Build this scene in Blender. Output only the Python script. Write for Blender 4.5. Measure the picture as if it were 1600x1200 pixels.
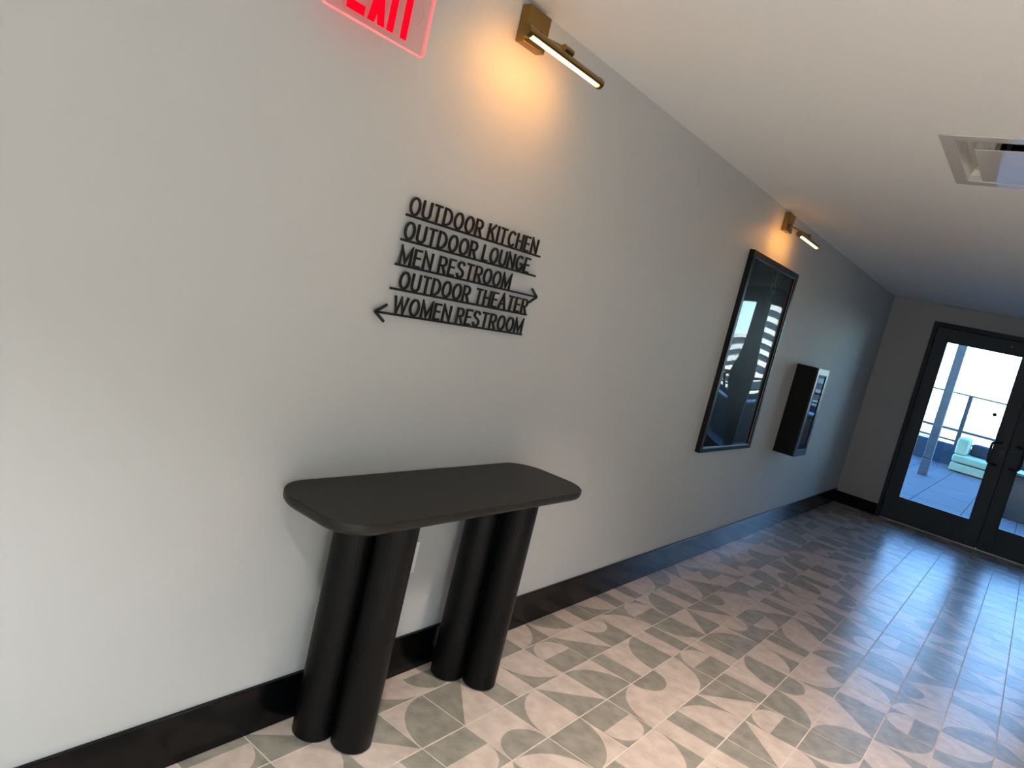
import bpy, bmesh, math, random
from mathutils import Vector, Matrix
for o in list(bpy.data.objects): bpy.data.objects.remove(o, do_unlink=True)
S = bpy.context.scene
COL = S.collection
random.seed(7)

# ------------------------------------------------------------------ camera, world, sun, large lights, exposure
T = 0.2032                       # edge of one floor tile
WOFF = 0.717849 * T              # width of the cut tile row along the left wall
H = 2.2976                       # ceiling
YE = 6.7057                      # end wall
XR = 2.78                        # right wall of the corridor
cd = bpy.data.cameras.new('camera'); cam = bpy.data.objects.new('camera', cd); COL.objects.link(cam)
cd.sensor_fit = 'HORIZONTAL'; cd.sensor_width = 36.0; cd.lens = 36.0 * 1131.697 / 1600.0
cd.clip_start = 0.05; cd.clip_end = 3000
rt = Vector((0.77244932, 0.59165203, 0.23080276)); dn = Vector((0.26030185, 0.03653629, -0.96483576)); fw = Vector((-0.57927972, 0.80536512, -0.12578568))
m = Matrix.Identity(4)
for i in range(3):
    m[i][0] = rt[i]; m[i][1] = -dn[i]; m[i][2] = -fw[i]
m[0][3], m[1][3], m[2][3] = 1.56111, -1.87698, 1.42740
cam.matrix_world = m
S.camera = cam

w = bpy.data.worlds.new('sky'); S.world = w; w.use_nodes = True
nt = w.node_tree; nt.nodes.clear()
tc = nt.nodes.new('ShaderNodeTexCoord'); sx = nt.nodes.new('ShaderNodeSeparateXYZ'); cr = nt.nodes.new('ShaderNodeValToRGB')
bg = nt.nodes.new('ShaderNodeBackground'); wo = nt.nodes.new('ShaderNodeOutputWorld')
cr.color_ramp.elements[0].position = 0.0; cr.color_ramp.elements[0].color = (0.62, 0.90, 1.0, 1)
cr.color_ramp.elements[1].position = 0.7; cr.color_ramp.elements[1].color = (0.07, 0.27, 0.80, 1)
for p_, c_ in ((0.10, (0.50, 0.80, 1.0)), (0.22, (0.22, 0.48, 0.98))):
    e = cr.color_ramp.elements.new(p_); e.color = (*c_, 1)
nt.links.new(tc.outputs['Generated'], sx.inputs[0]); nt.links.new(sx.outputs['Z'], cr.inputs[0])
nt.links.new(cr.outputs[0], bg.inputs[0]); nt.links.new(bg.outputs[0], wo.inputs[0]); bg.inputs[1].default_value = 6.6

def light(name, kind, loc, rot, energy, color, **kw):
    l = bpy.data.lights.new(name, kind); l.energy = energy; l.color = color
    for k, v in kw.items(): setattr(l, k, v)
    o = bpy.data.objects.new(name, l); COL.objects.link(o); o.location = loc; o.rotation_euler = rot
    return o
# the sun stands behind this building: it lights the far tower and falls into the lobby, the terrace lies in the shade of the block added overhead
SD = Vector((0.75 * math.cos(math.radians(38)), -0.66 * math.cos(math.radians(38)), math.sin(math.radians(38))))
sun = light('sun', 'SUN', (30, -26, 40), (0, 0, 0), 60.0, (1.0, 0.92, 0.80), angle=0.01)
sun.rotation_euler = (-SD).to_track_quat('-Z', 'Y').to_euler()
# daylight from the window behind the photographer; the side window of the lobby is open to sun and sky
light('lobby_back_window_daylight', 'AREA', (2.4, -5.93, 0.75), (math.radians(90), 0, 0), 8.0, (0.92, 1.0, 1.0), shape='RECTANGLE', size=1.5, size_y=1.3)
# unseen ceiling spots: near one inferred from its floor pool, others added as fill
UNSEEN_SPOTS = ((1.5, 0.45, 350.0), (1.62, 3.1, 38.0), (1.45, -1.9, 430.0), (3.2, -2.2, 480.0))
for lx, ly, pw in UNSEEN_SPOTS:
    light('unseen_ceiling_spot', 'SPOT', (lx, ly, H - 0.012), (0, 0, 0), pw, ((1.0, 0.90, 0.81) if ly > 0 else (0.93, 1.0, 1.0)), spot_size=math.radians(114 if ly < 0 else 104), spot_blend=1.0, shadow_soft_size=(0.05 if ly < 0 else 0.16))
for nm, lc, ro, sx_, sy_ in (('door_daylight_portal', (1.39, YE + 0.09, 1.1), (math.radians(-90), 0, 0), 1.75, 1.75), ('window_daylight_portal', (5.08, -3.3, 0.72), (0, math.radians(90), 0), 1.25, 2.2)):
    dp = light(nm, 'AREA', lc, ro, 1.0, (1, 1, 1), shape='RECTANGLE', size=sx_, size_y=sy_); dp.data.cycles.is_portal = True

vs = S.view_settings
vs.view_transform = 'Standard'; vs.look = 'None'; vs.exposure = 0.2; vs.gamma = 1.0; vs.use_curve_mapping = False

# ------------------------------------------------------------------ materials
def mat(name, col, rough=0.5, metal=0.0, spec=0.5, noise=None, bump=None, emit=None, coat=0.0, grain=None):
    M = bpy.data.materials.new(name); M.use_nodes = True
    n = M.node_tree; b = n.nodes['Principled BSDF']
    b.inputs['Base Color'].default_value = (*col, 1); b.inputs['Roughness'].default_value = rough
    b.inputs['Metallic'].default_value = metal; b.inputs['Specular IOR Level'].default_value = spec
    b.inputs['Coat Weight'].default_value = coat
    t = n.nodes.new('ShaderNodeTexCoord')
    if noise:                     # (scale, second colour, lo, hi)
        nz = n.nodes.new('ShaderNodeTexNoise'); nz.inputs['Scale'].default_value = noise[0]; nz.inputs['Detail'].default_value = 6
        r = n.nodes.new('ShaderNodeValToRGB'); r.color_ramp.elements[0].color = (*col, 1); r.color_ramp.elements[1].color = (*noise[1], 1)
        r.color_ramp.elements[0].position = noise[2]; r.color_ramp.elements[1].position = noise[3]
        src = t.outputs['Object']
        if len(noise) > 4:        # world position, so neighbouring pieces differ
            g = n.nodes.new('ShaderNodeNewGeometry'); src = g.outputs['Position']
        if grain:
            mp = n.nodes.new('ShaderNodeMapping'); mp.inputs['Scale'].default_value = grain; n.links.new(src, mp.inputs[0]); src = mp.outputs[0]
        n.links.new(src, nz.inputs['Vector']); n.links.new(nz.outputs['Fac'], r.inputs[0]); n.links.new(r.outputs[0], b.inputs['Base Color'])
    if bump:                      # (scale, strength, distance)
        nz = n.nodes.new('ShaderNodeTexNoise'); nz.inputs['Scale'].default_value = bump[0]; nz.inputs['Detail'].default_value = 4
        src = t.outputs['Object']
        if grain:
            mp = n.nodes.new('ShaderNodeMapping'); mp.inputs['Scale'].default_value = grain; n.links.new(src, mp.inputs[0]); src = mp.outputs[0]
        bp = n.nodes.new('ShaderNodeBump'); bp.inputs['Strength'].default_value = bump[1]; bp.inputs['Distance'].default_value = bump[2]
        n.links.new(src, nz.inputs['Vector']); n.links.new(nz.outputs['Fac'], bp.inputs['Height']); n.links.new(bp.outputs[0], b.inputs['Normal'])
    if emit:
        b.inputs['Emission Color'].default_value = (*emit[0], 1); b.inputs['Emission Strength'].default_value = emit[1]
    return M
def glass_mat(name, tint=(1, 1, 1), ior=1.45, rough=0.0, haze=None, matte=0.0):
    M = bpy.data.materials.new(name); M.use_nodes = True; n = M.node_tree; n.nodes.clear()
    tr = n.nodes.new('ShaderNodeBsdfTransparent'); tr.inputs[0].default_value = (*tint, 1)
    gl = n.nodes.new('ShaderNodeBsdfGlossy'); gl.inputs['Roughness'].default_value = rough
    fr = n.nodes.new('ShaderNodeFresnel'); fr.inputs[0].default_value = ior
    mx = n.nodes.new('ShaderNodeMixShader'); o = n.nodes.new('ShaderNodeOutputMaterial')
    gout = gl.outputs[0]
    if matte:
        g2 = n.nodes.new('ShaderNodeBsdfGlossy'); g2.inputs['Roughness'].default_value = 0.32
        m2 = n.nodes.new('ShaderNodeMixShader'); m2.inputs[0].default_value = matte
        n.links.new(gout, m2.inputs[1]); n.links.new(g2.outputs[0], m2.inputs[2]); gout = m2.outputs[0]
    n.links.new(fr.outputs[0], mx.inputs[0]); n.links.new(tr.outputs[0], mx.inputs[1]); n.links.new(gout, mx.inputs[2])
    out = mx.outputs[0]
    if haze:
        em = n.nodes.new('ShaderNodeEmission'); em.inputs[0].default_value = (*haze[0], 1); em.inputs[1].default_value = haze[1]
        ad = n.nodes.new('ShaderNodeAddShader'); n.links.new(out, ad.inputs[0]); n.links.new(em.outputs[0], ad.inputs[1]); out = ad.outputs[0]
    n.links.new(out, o.inputs[0])
    return M
M_WALL = mat('wall_paint', (0.495, 0.49, 0.482), 0.55, spec=0.3, bump=(260, 0.12, 0.0006))
M_CEIL = mat('ceiling_paint', (0.84, 0.83, 0.82), 0.6, spec=0.3)
M_BASE = mat('baseboard_black_paint', (0.002, 0.002, 0.0025), 0.17, spec=0.22)
M_GROUT = mat('grout', (0.66, 0.58, 0.50), 0.85, noise=(40, (0.56, 0.49, 0.42), 0.35, 0.65))
M_TL = mat('tile_light_glaze', (0.60, 0.485, 0.415), 0.30, spec=0.68, noise=(17, (0.45, 0.36, 0.305), 0.36, 0.70, 1), bump=(60, 0.10, 0.001))
M_TD = mat('tile_dark_glaze', (0.32, 0.285, 0.235), 0.30, spec=0.68, noise=(17, (0.205, 0.185, 0.155), 0.36, 0.70, 1), bump=(60, 0.10, 0.001))
M_OAK = mat('black_stained_oak_leg', (0.0022, 0.0024, 0.0027), 0.36, spec=0.2, noise=(24, (0.0018, 0.0018, 0.002), 0.4, 0.65), bump=(26, 0.55, 0.004), grain=(9, 9, 0.6))
M_OAKT = mat('black_stained_oak_top', (0.009, 0.0085, 0.0075), 0.5, spec=0.42, noise=(20, (0.006, 0.0057, 0.005), 0.4, 0.65), bump=(26, 0.25, 0.002), grain=(9, 0.5, 9))
M_SIGN = mat('black_satin_metal', (0.006, 0.006, 0.006), 0.45)
M_BRASS = mat('aged_brass', (0.30, 0.19, 0.065), 0.27, metal=1.0, bump=(160, 0.06, 0.0005))
M_LED = mat('lit_warm_diffuser', (1, 0.9, 0.75), 0.5, emit=((1.0, 0.43, 0.08), 39.0))
M_RED = mat('lit_red_letter', (0.5, 0.0, 0.01), 0.6, spec=0.05, emit=((1.0, 0.0, 0.008), 1.15))
M_REDEDGE = mat('lit_acrylic_edge', (0.8, 0.3, 0.3), 0.4, emit=((1.0, 0.16, 0.17), 0.7))
M_ACRYL = glass_mat('edge_lit_acrylic', (0.93, 0.90, 0.90), 1.3, 0.05, haze=((1.0, 0.05, 0.08), 0.06))
M_LENS = mat('unseen_spot_lens', (1, 1, 1), 0.5, emit=((1.0, 0.92, 0.82), 6.0))
M_HOUSE = mat('white_plastic', (0.75, 0.74, 0.72), 0.4)
M_DOORF = mat('charcoal_door_paint', (0.042, 0.044, 0.052), 0.45, spec=0.3)
M_DOOR = mat('charcoal_door_leaf', (0.058, 0.070, 0.083), 0.45, spec=0.3)
M_BLK = mat('black_hardware', (0.005, 0.005, 0.006), 0.3, spec=0.6)
M_GLASS = glass_mat('door_glass', (0.93, 0.97, 0.96), 1.45)
M_CABGLASS = glass_mat('cabinet_glass', (0.75, 0.8, 0.8), 1.9)
M_CAB = mat('black_cabinet_enamel', (0.003, 0.003, 0.0035), 0.4, spec=0.2)
M_CABF = mat('cabinet_front_trim', (0.06, 0.065, 0.07), 0.22, metal=0.6)
M_FRAME = mat('dark_frame_lacquer', (0.006, 0.0055, 0.006), 0.34, spec=0.3)
M_LINER = mat('silver_liner', (0.35, 0.34, 0.33), 0.3, metal=0.8)
M_VENT = mat('white_vent_enamel', (0.66, 0.64, 0.61), 0.07, spec=1.0)
M_VENT.node_tree.nodes['Principled BSDF'].inputs['IOR'].default_value = 1.9
M_DARK = mat('dark_duct', (0.02, 0.02, 0.022), 0.6)
M_STEEL = mat('silver_metal', (0.6, 0.6, 0.6), 0.3, metal=1)

# ------------------------------------------------------------------ mesh helpers
def link(name, me, mats, parent=None):
    o = bpy.data.objects.new(name, me); COL.objects.link(o)
    if mats is not None and not me.materials:
        for q in (mats if isinstance(mats, (list, tuple)) else [mats]): me.materials.append(q)
    if parent: o.parent = parent
    return o
def from_bm(name, bm, mats, parent=None, smooth=False):
    me = bpy.data.meshes.new(name)
    bmesh.ops.recalc_face_normals(bm, faces=bm.faces)
    if smooth:
        for f in bm.faces: f.smooth = True
    bm.to_mesh(me); bm.free()
    if smooth:
        me.set_sharp_from_angle(angle=math.radians(50))
    o = link(name, me, mats, parent)
    if smooth:
        wn = o.modifiers.new('weighted_normal', 'WEIGHTED_NORMAL'); wn.mode = 'FACE_AREA'; wn.weight = 100; wn.keep_sharp = True
    return o
def box(bm, x0, x1, y0, y1, z0, z1, bev=0.0, seg=2):
    vs_ = [bm.verts.new(p) for p in ((x0, y0, z0), (x1, y0, z0), (x1, y1, z0), (x0, y1, z0), (x0, y0, z1), (x1, y0, z1), (x1, y1, z1), (x0, y1, z1))]
    fs = [bm.faces.new([vs_[i] for i in q]) for q in ((0, 3, 2, 1), (4, 5, 6, 7), (0, 1, 5, 4), (1, 2, 6, 5), (2, 3, 7, 6), (3, 0, 4, 7))]
    if bev:
        es = list({e for f in fs for e in f.edges})
        bmesh.ops.bevel(bm, geom=es, offset=bev, segments=seg, affect='EDGES', profile=0.5)
def bobj(name, b, mats, parent=None, bev=0.0, smooth=False):
    bm = bmesh.new(); box(bm, *b, bev=bev); return from_bm(name, bm, mats, parent, smooth=smooth or bev > 0)
def tube(bm, pts, r, n=12, cap=True):
    """round bar through the points"""
    pts = [Vector(p) for p in pts]; rings = []
    for i, p in enumerate(pts):
        d = (pts[min(i + 1, len(pts) - 1)] - pts[max(i - 1, 0)]).normalized()
        a = d.orthogonal().normalized() if i == 0 else (rings_a - d * rings_a.dot(d)).normalized()
        rings_a = a
        b = d.cross(a)
        rings.append([bm.verts.new(p + (a * math.cos(2 * math.pi * k / n) + b * math.sin(2 * math.pi * k / n)) * r) for k in range(n)])
    for A, B in zip(rings, rings[1:]):
        for k in range(n): bm.faces.new((A[k], A[(k + 1) % n], B[(k + 1) % n], B[k]))
    if cap: bm.faces.new(rings[0]); bm.faces.new(rings[-1])
def tobj(name, pts, r, mats, parent=None, n=14):
    bm = bmesh.new(); tube(bm, pts, r, n); return from_bm(name, bm, mats, parent, smooth=True)
def lathe(bm, cx, cy, prof, n=48):
    rings = [[bm.verts.new((cx + r * math.cos(2 * math.pi * k / n), cy + r * math.sin(2 * math.pi * k / n), z)) for k in range(n)] for r, z in prof]
    for A, B in zip(rings, rings[1:]):
        for k in range(n): bm.faces.new((A[k], A[(k + 1) % n], B[(k + 1) % n], B[k]))
    bm.faces.new(rings[0]); bm.faces.new(rings[-1])
def empty(name, loc=(0, 0, 0)):
    o = bpy.data.objects.new(name, None); COL.objects.link(o); o.empty_display_size = 0.1
    o.location = loc
    return o
def tag(o, label=None, cat=None, group=None, kind=None):
    if label: o['label'] = label
    if cat: o['category'] = cat
    if group: o['group'] = group
    if kind: o['kind'] = kind
    return o
def struct(o, label=None): return tag(o, label, None, None, 'structure')
def prism(bm, pts, x0, x1):
    """polygon in (y, z) extruded along x"""
    a = [bm.verts.new((x0, y, z)) for y, z in pts]; b = [bm.verts.new((x1, y, z)) for y, z in pts]
    bm.faces.new(a); bm.faces.new(b)
    for i in range(len(pts)):
        j = (i + 1) % len(pts); bm.faces.new((a[i], a[j], b[j], b[i]))

# ------------------------------------------------------------------ room shell
struct(bobj('wall_left', (-0.15, 0, -6.0, YE + 0.15, -0.05, H), M_WALL), 'greige painted corridor wall carrying the lamps, sign and picture')
bm = bmesh.new()
box(bm, 0, 0.434, YE, YE + 0.15, 0, H); box(bm, 2.346, XR, YE, YE + 0.15, 0, H); box(bm, 0.434, 2.346, YE, YE + 0.15, 2.123, H)
struct(from_bm('wall_end', bm, M_WALL), 'greige end wall around the dark glazed double door')
struct(bobj('wall_right', (XR, XR + 0.15, 0.9, YE + 0.15, -0.05, H), M_WALL))
struct(bobj('wall_lobby', (XR, 5.0, 0.9, 1.05, -0.05, H), M_WALL))
bm = bmesh.new()
for b in ((-6.15, -4.4, -0.05, H), (-2.2, 1.05, -0.05, H), (-4.4, -2.2, -0.05, 0.1), (-4.4, -2.2, 1.35, H)): box(bm, 5.0, 5.15, *b)
struct(from_bm('wall_lobby_side', bm, M_WALL))
struct(bobj('wall_back', (-0.15, 5.0, -6.15, -6.0, -0.05, H), M_WALL))
# ceiling with the duct opening
VX0, VX1, VY0, VY1 = 1.066, 1.606, 1.066, 1.606
bm = bmesh.new()
box(bm, -0.15, VX0, -6.15, YE + 0.15, H, H + 0.12); box(bm, VX1, 5.15, -6.15, YE + 0.15, H, H + 0.12)
box(bm, VX0, VX1, -6.15, VY0, H, H + 0.12); box(bm, VX0, VX1, VY1, YE + 0.15, H, H + 0.12)
struct(from_bm('ceiling', bm, M_CEIL), 'smooth off-white ceiling of the corridor')
struct(bobj('baseboard_left', (0, 0.014, -6.0, YE, 0, 0.152), M_BASE, bev=0.003), 'tall black baseboard along the left wall')
struct(bobj('baseboard_end', (0.014, 0.432, YE - 0.014, YE, 0, 0.125), M_BASE, bev=0.003), 'short black baseboard between corner and door')
struct(bobj('baseboard_right', (XR - 0.014, XR, 0.9, YE, 0, 0.152), M_BASE, bev=0.003))

# ------------------------------------------------------------------ floor: patterned square tiles
floor = struct(bobj('floor', (0, 5.0, -6.0, YE + 0.10, -0.05, -0.0008), M_GROUT), 'floor of square tiles with taupe and blush geometric shapes')
G = 0.0022
THK = 0.007
def arc(cx, cy, r, a0, a1, n=14):
    return [(cx + r * math.cos(a0 + (a1 - a0) * k / n), cy + r * math.sin(a0 + (a1 - a0) * k / n)) for k in range(n + 1)]
P = math.pi
# every pattern: list of (polygon in u, v; shade) with shade 1 = figure, 0 = ground
def pattern(code):
    if code == 'Q':               # quarter disc round corner 0,0
        a = arc(0, 0, 1, 0, P / 2)
        return [([(0, 0)] + a, 1), ([(1, 1)] + a[::-1], 0)]
    if code == 'T':               # triangle holding corner 0,0
        return [([(0, 0), (1, 0), (0, 1)], 1), ([(1, 0), (1, 1), (0, 1)], 0)]
    if code == 'S':               # the half v < .5
        return [([(0, 0), (1, 0), (1, .5), (0, .5)], 1), ([(0, .5), (1, .5), (1, 1), (0, 1)], 0)]
    if code == 'D':               # half disc on the edge u = 0
        a = arc(0, .5, .5, -P / 2, P / 2)
        return [(a, 1), (a[7::-1][::1][::-1][::-1] + [(1, 0), (1, .5)], 0), (a[7:] + [(1, 1), (1, .5)], 0)]
    if code == 'M':               # half disc on the middle line, bulging to u = 0
        a = arc(.5, .5, .5, P / 2, 3 * P / 2)
        return [(a, 1), ([(0, 1)] + a[:8], 0), ([(0, 0)] + a[7:][::-1], 0), ([(.5, 0), (1, 0), (1, 1), (.5, 1), (.5, .5)], 0)]
tile_mesh = {}
def rot_uv(u, v, k):
    for _ in range(k): u, v = 1 - v, u
    return u, v
def poly_area(p): return sum(p[i][0] * p[(i + 1) % len(p)][1] - p[(i + 1) % len(p)][0] * p[i][1] for i in range(len(p)))
def build_tile(bm, code, k, inv, ox, oy, u0=0.0):
    """one tile into bm; u along x, v along y; u0 cuts the wall side away"""
    sc = T - 2 * G
    vm = {}
    def V(u, v, z):
        u = max(u, u0); key = (round(u, 4), round(v, 4), z)
        if key not in vm: vm[key] = bm.verts.new((ox + G + u * sc, oy + G + v * sc, z))
        return vm[key]
    for poly, shade in pattern(code):
        pts = [rot_uv(u, v, k) for u, v in poly]
        if poly_area(pts) < 0: pts = pts[::-1]
        ring = []
        for u, v in pts:
            q = V(u, v, 0.0)
            if not ring or (q is not ring[-1]): ring.append(q)
        if len(ring) > 1 and ring[0] is ring[-1]: ring.pop()
        seen = []; [seen.append(q) for q in ring if q not in seen]
        if len(seen) < 3: continue
        try: f = bm.faces.new(seen)
        except ValueError: continue
        f.material_index = (1 if (shade == 1) != inv else 0)
    for (a, b) in (((u0, 0), (1, 0)), ((1, 0), (1, 1)), ((1, 1), (u0, 1)), ((u0, 1), (u0, 0))):
        q = [bm.verts.new((ox + G + a[0] * sc, oy + G + a[1] * sc, 0.0)), bm.verts.new((ox + G + b[0] * sc, oy + G + b[1] * sc, 0.0)),
             bm.verts.new((ox + G + b[0] * sc, oy + G + b[1] * sc, -THK)), bm.verts.new((ox + G + a[0] * sc, oy + G + a[1] * sc, -THK))]
        bm.faces.new(q[::-1]).material_index = 0
def tile_me(code, k, inv, u0=0.0):
    key = (code, k, inv, u0)
    if key not in tile_mesh:
        bm = bmesh.new(); build_tile(bm, code, k, inv, 0, 0, u0)
        me = bpy.data.meshes.new('floor_tile'); bm.to_mesh(me); bm.free()
        me.materials.append(M_TL); me.materials.append(M_TD); tile_mesh[key] = me
    return tile_mesh[key]
# rotations: which corner / side the figure sits on
QC = {'00': 0, '10': 1, '11': 2, '01': 3}
SS = {'v0': 0, 'u1': 1, 'v1': 2, 'u0': 3}
DD = {'u0': 0, 'v0': 1, 'u1': 2, 'v1': 3}
def parse(s):
    c = s[0]
    if c in 'QT': return c, QC[s[1:3]], s[3:] == 'L'
    if c == 'S': return c, SS[s[1:3]], s[3:] == 'L'
    return c, DD[s[1:3]], s[3:] == 'L'
READ = {(0, -1): 'Q11D', (0, 0): 'T00D', (0, 1): 'Sv0D', (0, 2): 'Q01L', (0, 3): 'Mu0L', (0, 4): 'T10D', (0, 5): 'Du0L', (0, 6): 'Q10L', (0, 7): 'Mu0L', (0, 8): 'Q11D', (0, 9): 'Sv1D',
        (0, -2): 'T01D', (0, -3): 'Q00L', (1, -2): 'Sv1D', (1, -1): 'Mu1L', (1, 0): 'Du1D', (1, 1): 'Q11L', (1, 2): 'T10D', (1, 3): 'Q10D', (1, 4): 'Sv0D', (1, 5): 'Q11D', (1, 6): 'Sv1D', (1, 7): 'Q01D', (1, 8): 'T11D',
        (2, 0): 'Q10L', (2, 1): 'Q00D', (2, 2): 'Mu1L', (2, 3): 'Q11L', (2, 4): 'Du0D', (2, 5): 'Q00L', (2, 6): 'Mu0L', (2, 7): 'Sv1D', (2, 8): 'Q10D', (2, 9): 'Du0L',
        (3, 1): 'Sv0D', (3, 2): 'Q00L', (3, 3): 'Sv1D', (3, 4): 'Q10L', (3, 5): 'T01D', (3, 6): 'Sv0D', (3, 7): 'Q11D', (3, 8): 'Q00L', (3, 9): 'Sv1D', (3, 10): 'Q11L',
        (4, 3): 'Sv1D', (4, 4): 'T00D', (4, 5): 'Mu0L', (4, 6): 'Q00D', (4, 7): 'Du0D', (4, 8): 'Q01L', (4, 9): 'Du1D', (4, 10): 'Q10D', (4, 11): 'Sv0D',
        (5, 5): 'Q01D', (5, 6): 'Q10D', (5, 7): 'T11D', (5, 8): 'Sv0D', (5, 9): 'Q00L', (5, 10): 'Sv1D',
        (6, 6): 'Q00L', (6, 7): 'Q01D', (6, 8): 'Mu0L', (6, 9): 'Q10L', (6, 10): 'Du0D',
        (-1, -1): 'Q01L', (-1, 0): 'Mu1D', (-1, -3): 'T10D', (-1, -2): 'Sv0D', (-1, 2): 'Du0L', (-1, 3): 'Q00L', (-1, 4): 'Q01D', (-1, 5): 'Sv1D', (-1, 6): 'Q01L', (-1, 7): 'Sv0D', (-1, 8): 'Sv0D', (-1, 9): 'Q00L', (-1, 10): 'Q00D'}
def cam_px(p):
    d = Vector(p) - cam.matrix_world.translation
    z = d.dot(fw)
    if z <= 0.05: return None
    return 800 + 1131.697 * d.dot(rt) / z, 600 + 1131.697 * d.dot(dn) / z, z
cells = []
amax = int((XR - WOFF) / T) + 1
bmax = int(YE / T) + 1
for a in range(-1, amax + 1):
    for b in range(-30, bmax + 1):
        x0 = WOFF + a * T; y0 = b * T
        if b < 4 and a > 24: continue
        if x0 + T > XR + 0.02 and y0 > 0.7: continue
        if y0 + T > YE + 0.12: continue
        c = cam_px((x0 + T / 2, y0 + T / 2, 0))
        inview = bool(c) and -90 < c[0] < 1690 and c[1] < 1290
        code = READ.get((a, b))
        if code is None:
            code = random.choice(['Q00', 'Q10', 'Q11', 'Q01', 'Q00', 'Q11', 'Sv0', 'Sv1', 'Sv0', 'T00', 'T10', 'T01', 'T11', 'Du0', 'Du1', 'Mu0', 'Mu1']) + random.choice('DL')
        cells.append((c[2] if inview else 99 + abs(y0), a, b, code, inview))
cells.sort()
rest = bmesh.new(); ntile = 0
for dist, a, b, code, inview in cells:
    c, k, inv = parse(code)
    u0 = 0.0 if a >= 0 else round(1 - 0.717849 + 0.005, 4)
    if inview and ntile < 300:
        o = link('floor_tile', tile_me(c, k, inv, u0), None, floor); o.location = (WOFF + a * T, b * T, 0); ntile += 1
    else:
        build_tile(rest, c, k, inv, WOFF + a * T, b * T, u0)
me = bpy.data.meshes.new('distant_floor_tiles'); rest.to_mesh(me); rest.free()
tag(link('distant_floor_tiles', me, [M_TL, M_TD], floor), 'remaining floor tiles towards the door', kind='stuff')

# ------------------------------------------------------------------ double door at the end
GZ0, GZ1 = 0.256, 1.946
fr = struct(empty('door_frame', (1.39, YE, 0)), 'charcoal metal frame of the double door')
fr.name = 'trim_1'
def F_(name, b, mm, par, bev=0.002):
    px, py, pz = par.location
    return bobj(name, (b[0] - px, b[1] - px, b[2] - py, b[3] - py, b[4] - pz, b[5] - pz), mm, par, bev)
F_('jamb', (0.434, 0.474, YE - 0.012, YE + 0.14, 0, 2.123), M_DOORF, fr); F_('jamb', (2.306, 2.346, YE - 0.012, YE + 0.14, 0, 2.123), M_DOORF, fr)
F_('frame_head', (0.474, 2.306, YE - 0.012, YE + 0.14, 2.078, 2.123), M_DOORF, fr)
F_('door_stop', (0.474, 0.490, YE + 0.052, YE + 0.066, 0.006, 2.078), M_DOORF, fr); F_('door_stop', (2.290, 2.306, YE + 0.052, YE + 0.066, 0.006, 2.078), M_DOORF, fr)
F_('door_stop', (0.474, 2.306, YE + 0.052, YE + 0.066, 2.060, 2.078), M_DOORF, fr)
F_('threshold', (0.474, 2.306, YE - 0.005, YE + 0.14, -0.001, 0.006), M_STEEL, fr, 0.001)
def leaf(idx, x0, x1, g0, g1, label, sgn):
    d = struct(empty('door_%d' % idx, ((x0 + x1) / 2, YE, 0)), label)
    ya, yb = YE + 0.004, YE + 0.049
    F_('stile', (x0, g0, ya, yb, 0.008, 2.074), M_DOOR, d); F_('stile', (g1, x1, ya, yb, 0.008, 2.074), M_DOOR, d)
    F_('bottom_rail', (g0, g1, ya, yb, 0.008, GZ0), M_DOOR, d); F_('top_rail', (g0, g1, ya, yb, GZ1, 2.074), M_DOOR, d)
    # glazing bead
    bm = bmesh.new(); px, py, _ = d.location; q = 0.010
    for b in ((g0, g0 + q, GZ0, GZ1), (g1 - q, g1, GZ0, GZ1), (g0, g1, GZ0, GZ0 + q), (g0, g1, GZ1 - q, GZ1)):
        box(bm, b[0] - px, b[1] - px, ya + 0.006 - py, yb - 0.006 - py, b[2], b[3])
    from_bm('glazing_bead', bm, M_DOORF, d)
    F_('glass_pane', (g0 + 0.004, g1 - 0.004, YE + 0.024, YE + 0.029, GZ0 + 0.004, GZ1 - 0.004), M_GLASS, d, 0)
    # offset pull: both mounts on the meeting stile, the grip reaching over the glass
    mx = 1.322 if sgn < 0 else 1.426
    gx = 1.236 if sgn < 0 else 1.512
    pts = [(mx, ya, 1.088), (mx, ya - 0.03, 1.088)]
    def bend(p0, p1, p2, n=6):
        return [tuple((1 - t) ** 2 * p0[i] + 2 * t * (1 - t) * p1[i] + t * t * p2[i] for i in range(3)) for t in [k / n for k in range(1, n + 1)]]
    s = -1 if sgn < 0 else 1
    pts = [(mx, ya - 0.02, 1.086)]
    pts += bend((mx + s * 0.03, ya - 0.055, 1.086), (gx, ya - 0.06, 1.086), (gx, ya - 0.06, 1.04))
    pts += bend((gx, ya - 0.06, 0.905), (gx, ya - 0.06, 0.86), (mx + s * 0.03, ya - 0.055, 0.86))
    pts += [(mx, ya - 0.02, 0.86)]
    pts = [(p[0] - px, p[1] - py, p[2]) for p in pts]
    h = tobj('pull_handle', pts, 0.0115, M_BLK, d, 12)
    for z in (1.086, 0.86):
        tobj('handle_mount', [(mx - px, ya - py, z), (mx - px, ya - 0.034 - py, z)], 0.012, M_BLK, h, 12)
    lx = 1.330 if sgn < 0 else 1.402
    tobj('lock_cylinder', [(lx - px, ya - py, 1.0), (lx - px, ya - 0.012 - py, 1.0)], 0.021 if sgn < 0 else 0.015, M_BLK, d, 20)
    hx = 0.474 if sgn < 0 else 2.306
    for z in (1.90, 1.04, 0.18):
        tobj('hinge', [(hx - px, YE - 0.014 - py, z - 0.055), (hx - px, YE - 0.014 - py, z + 0.055)], 0.009, M_BLK, d, 10)
    return d, px, py, ya
d1, px, py, ya = leaf(1, 0.479, 1.371, 0.589, 1.257, 'left leaf of the charcoal glazed double door, terrace column seen through it', -1)
tobj('closer_bolt', [(1.139 - px, ya - py, 2.015), (1.139 - px, ya - 0.004 - py, 2.015)], 0.006, M_STEEL, d1, 12)
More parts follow.
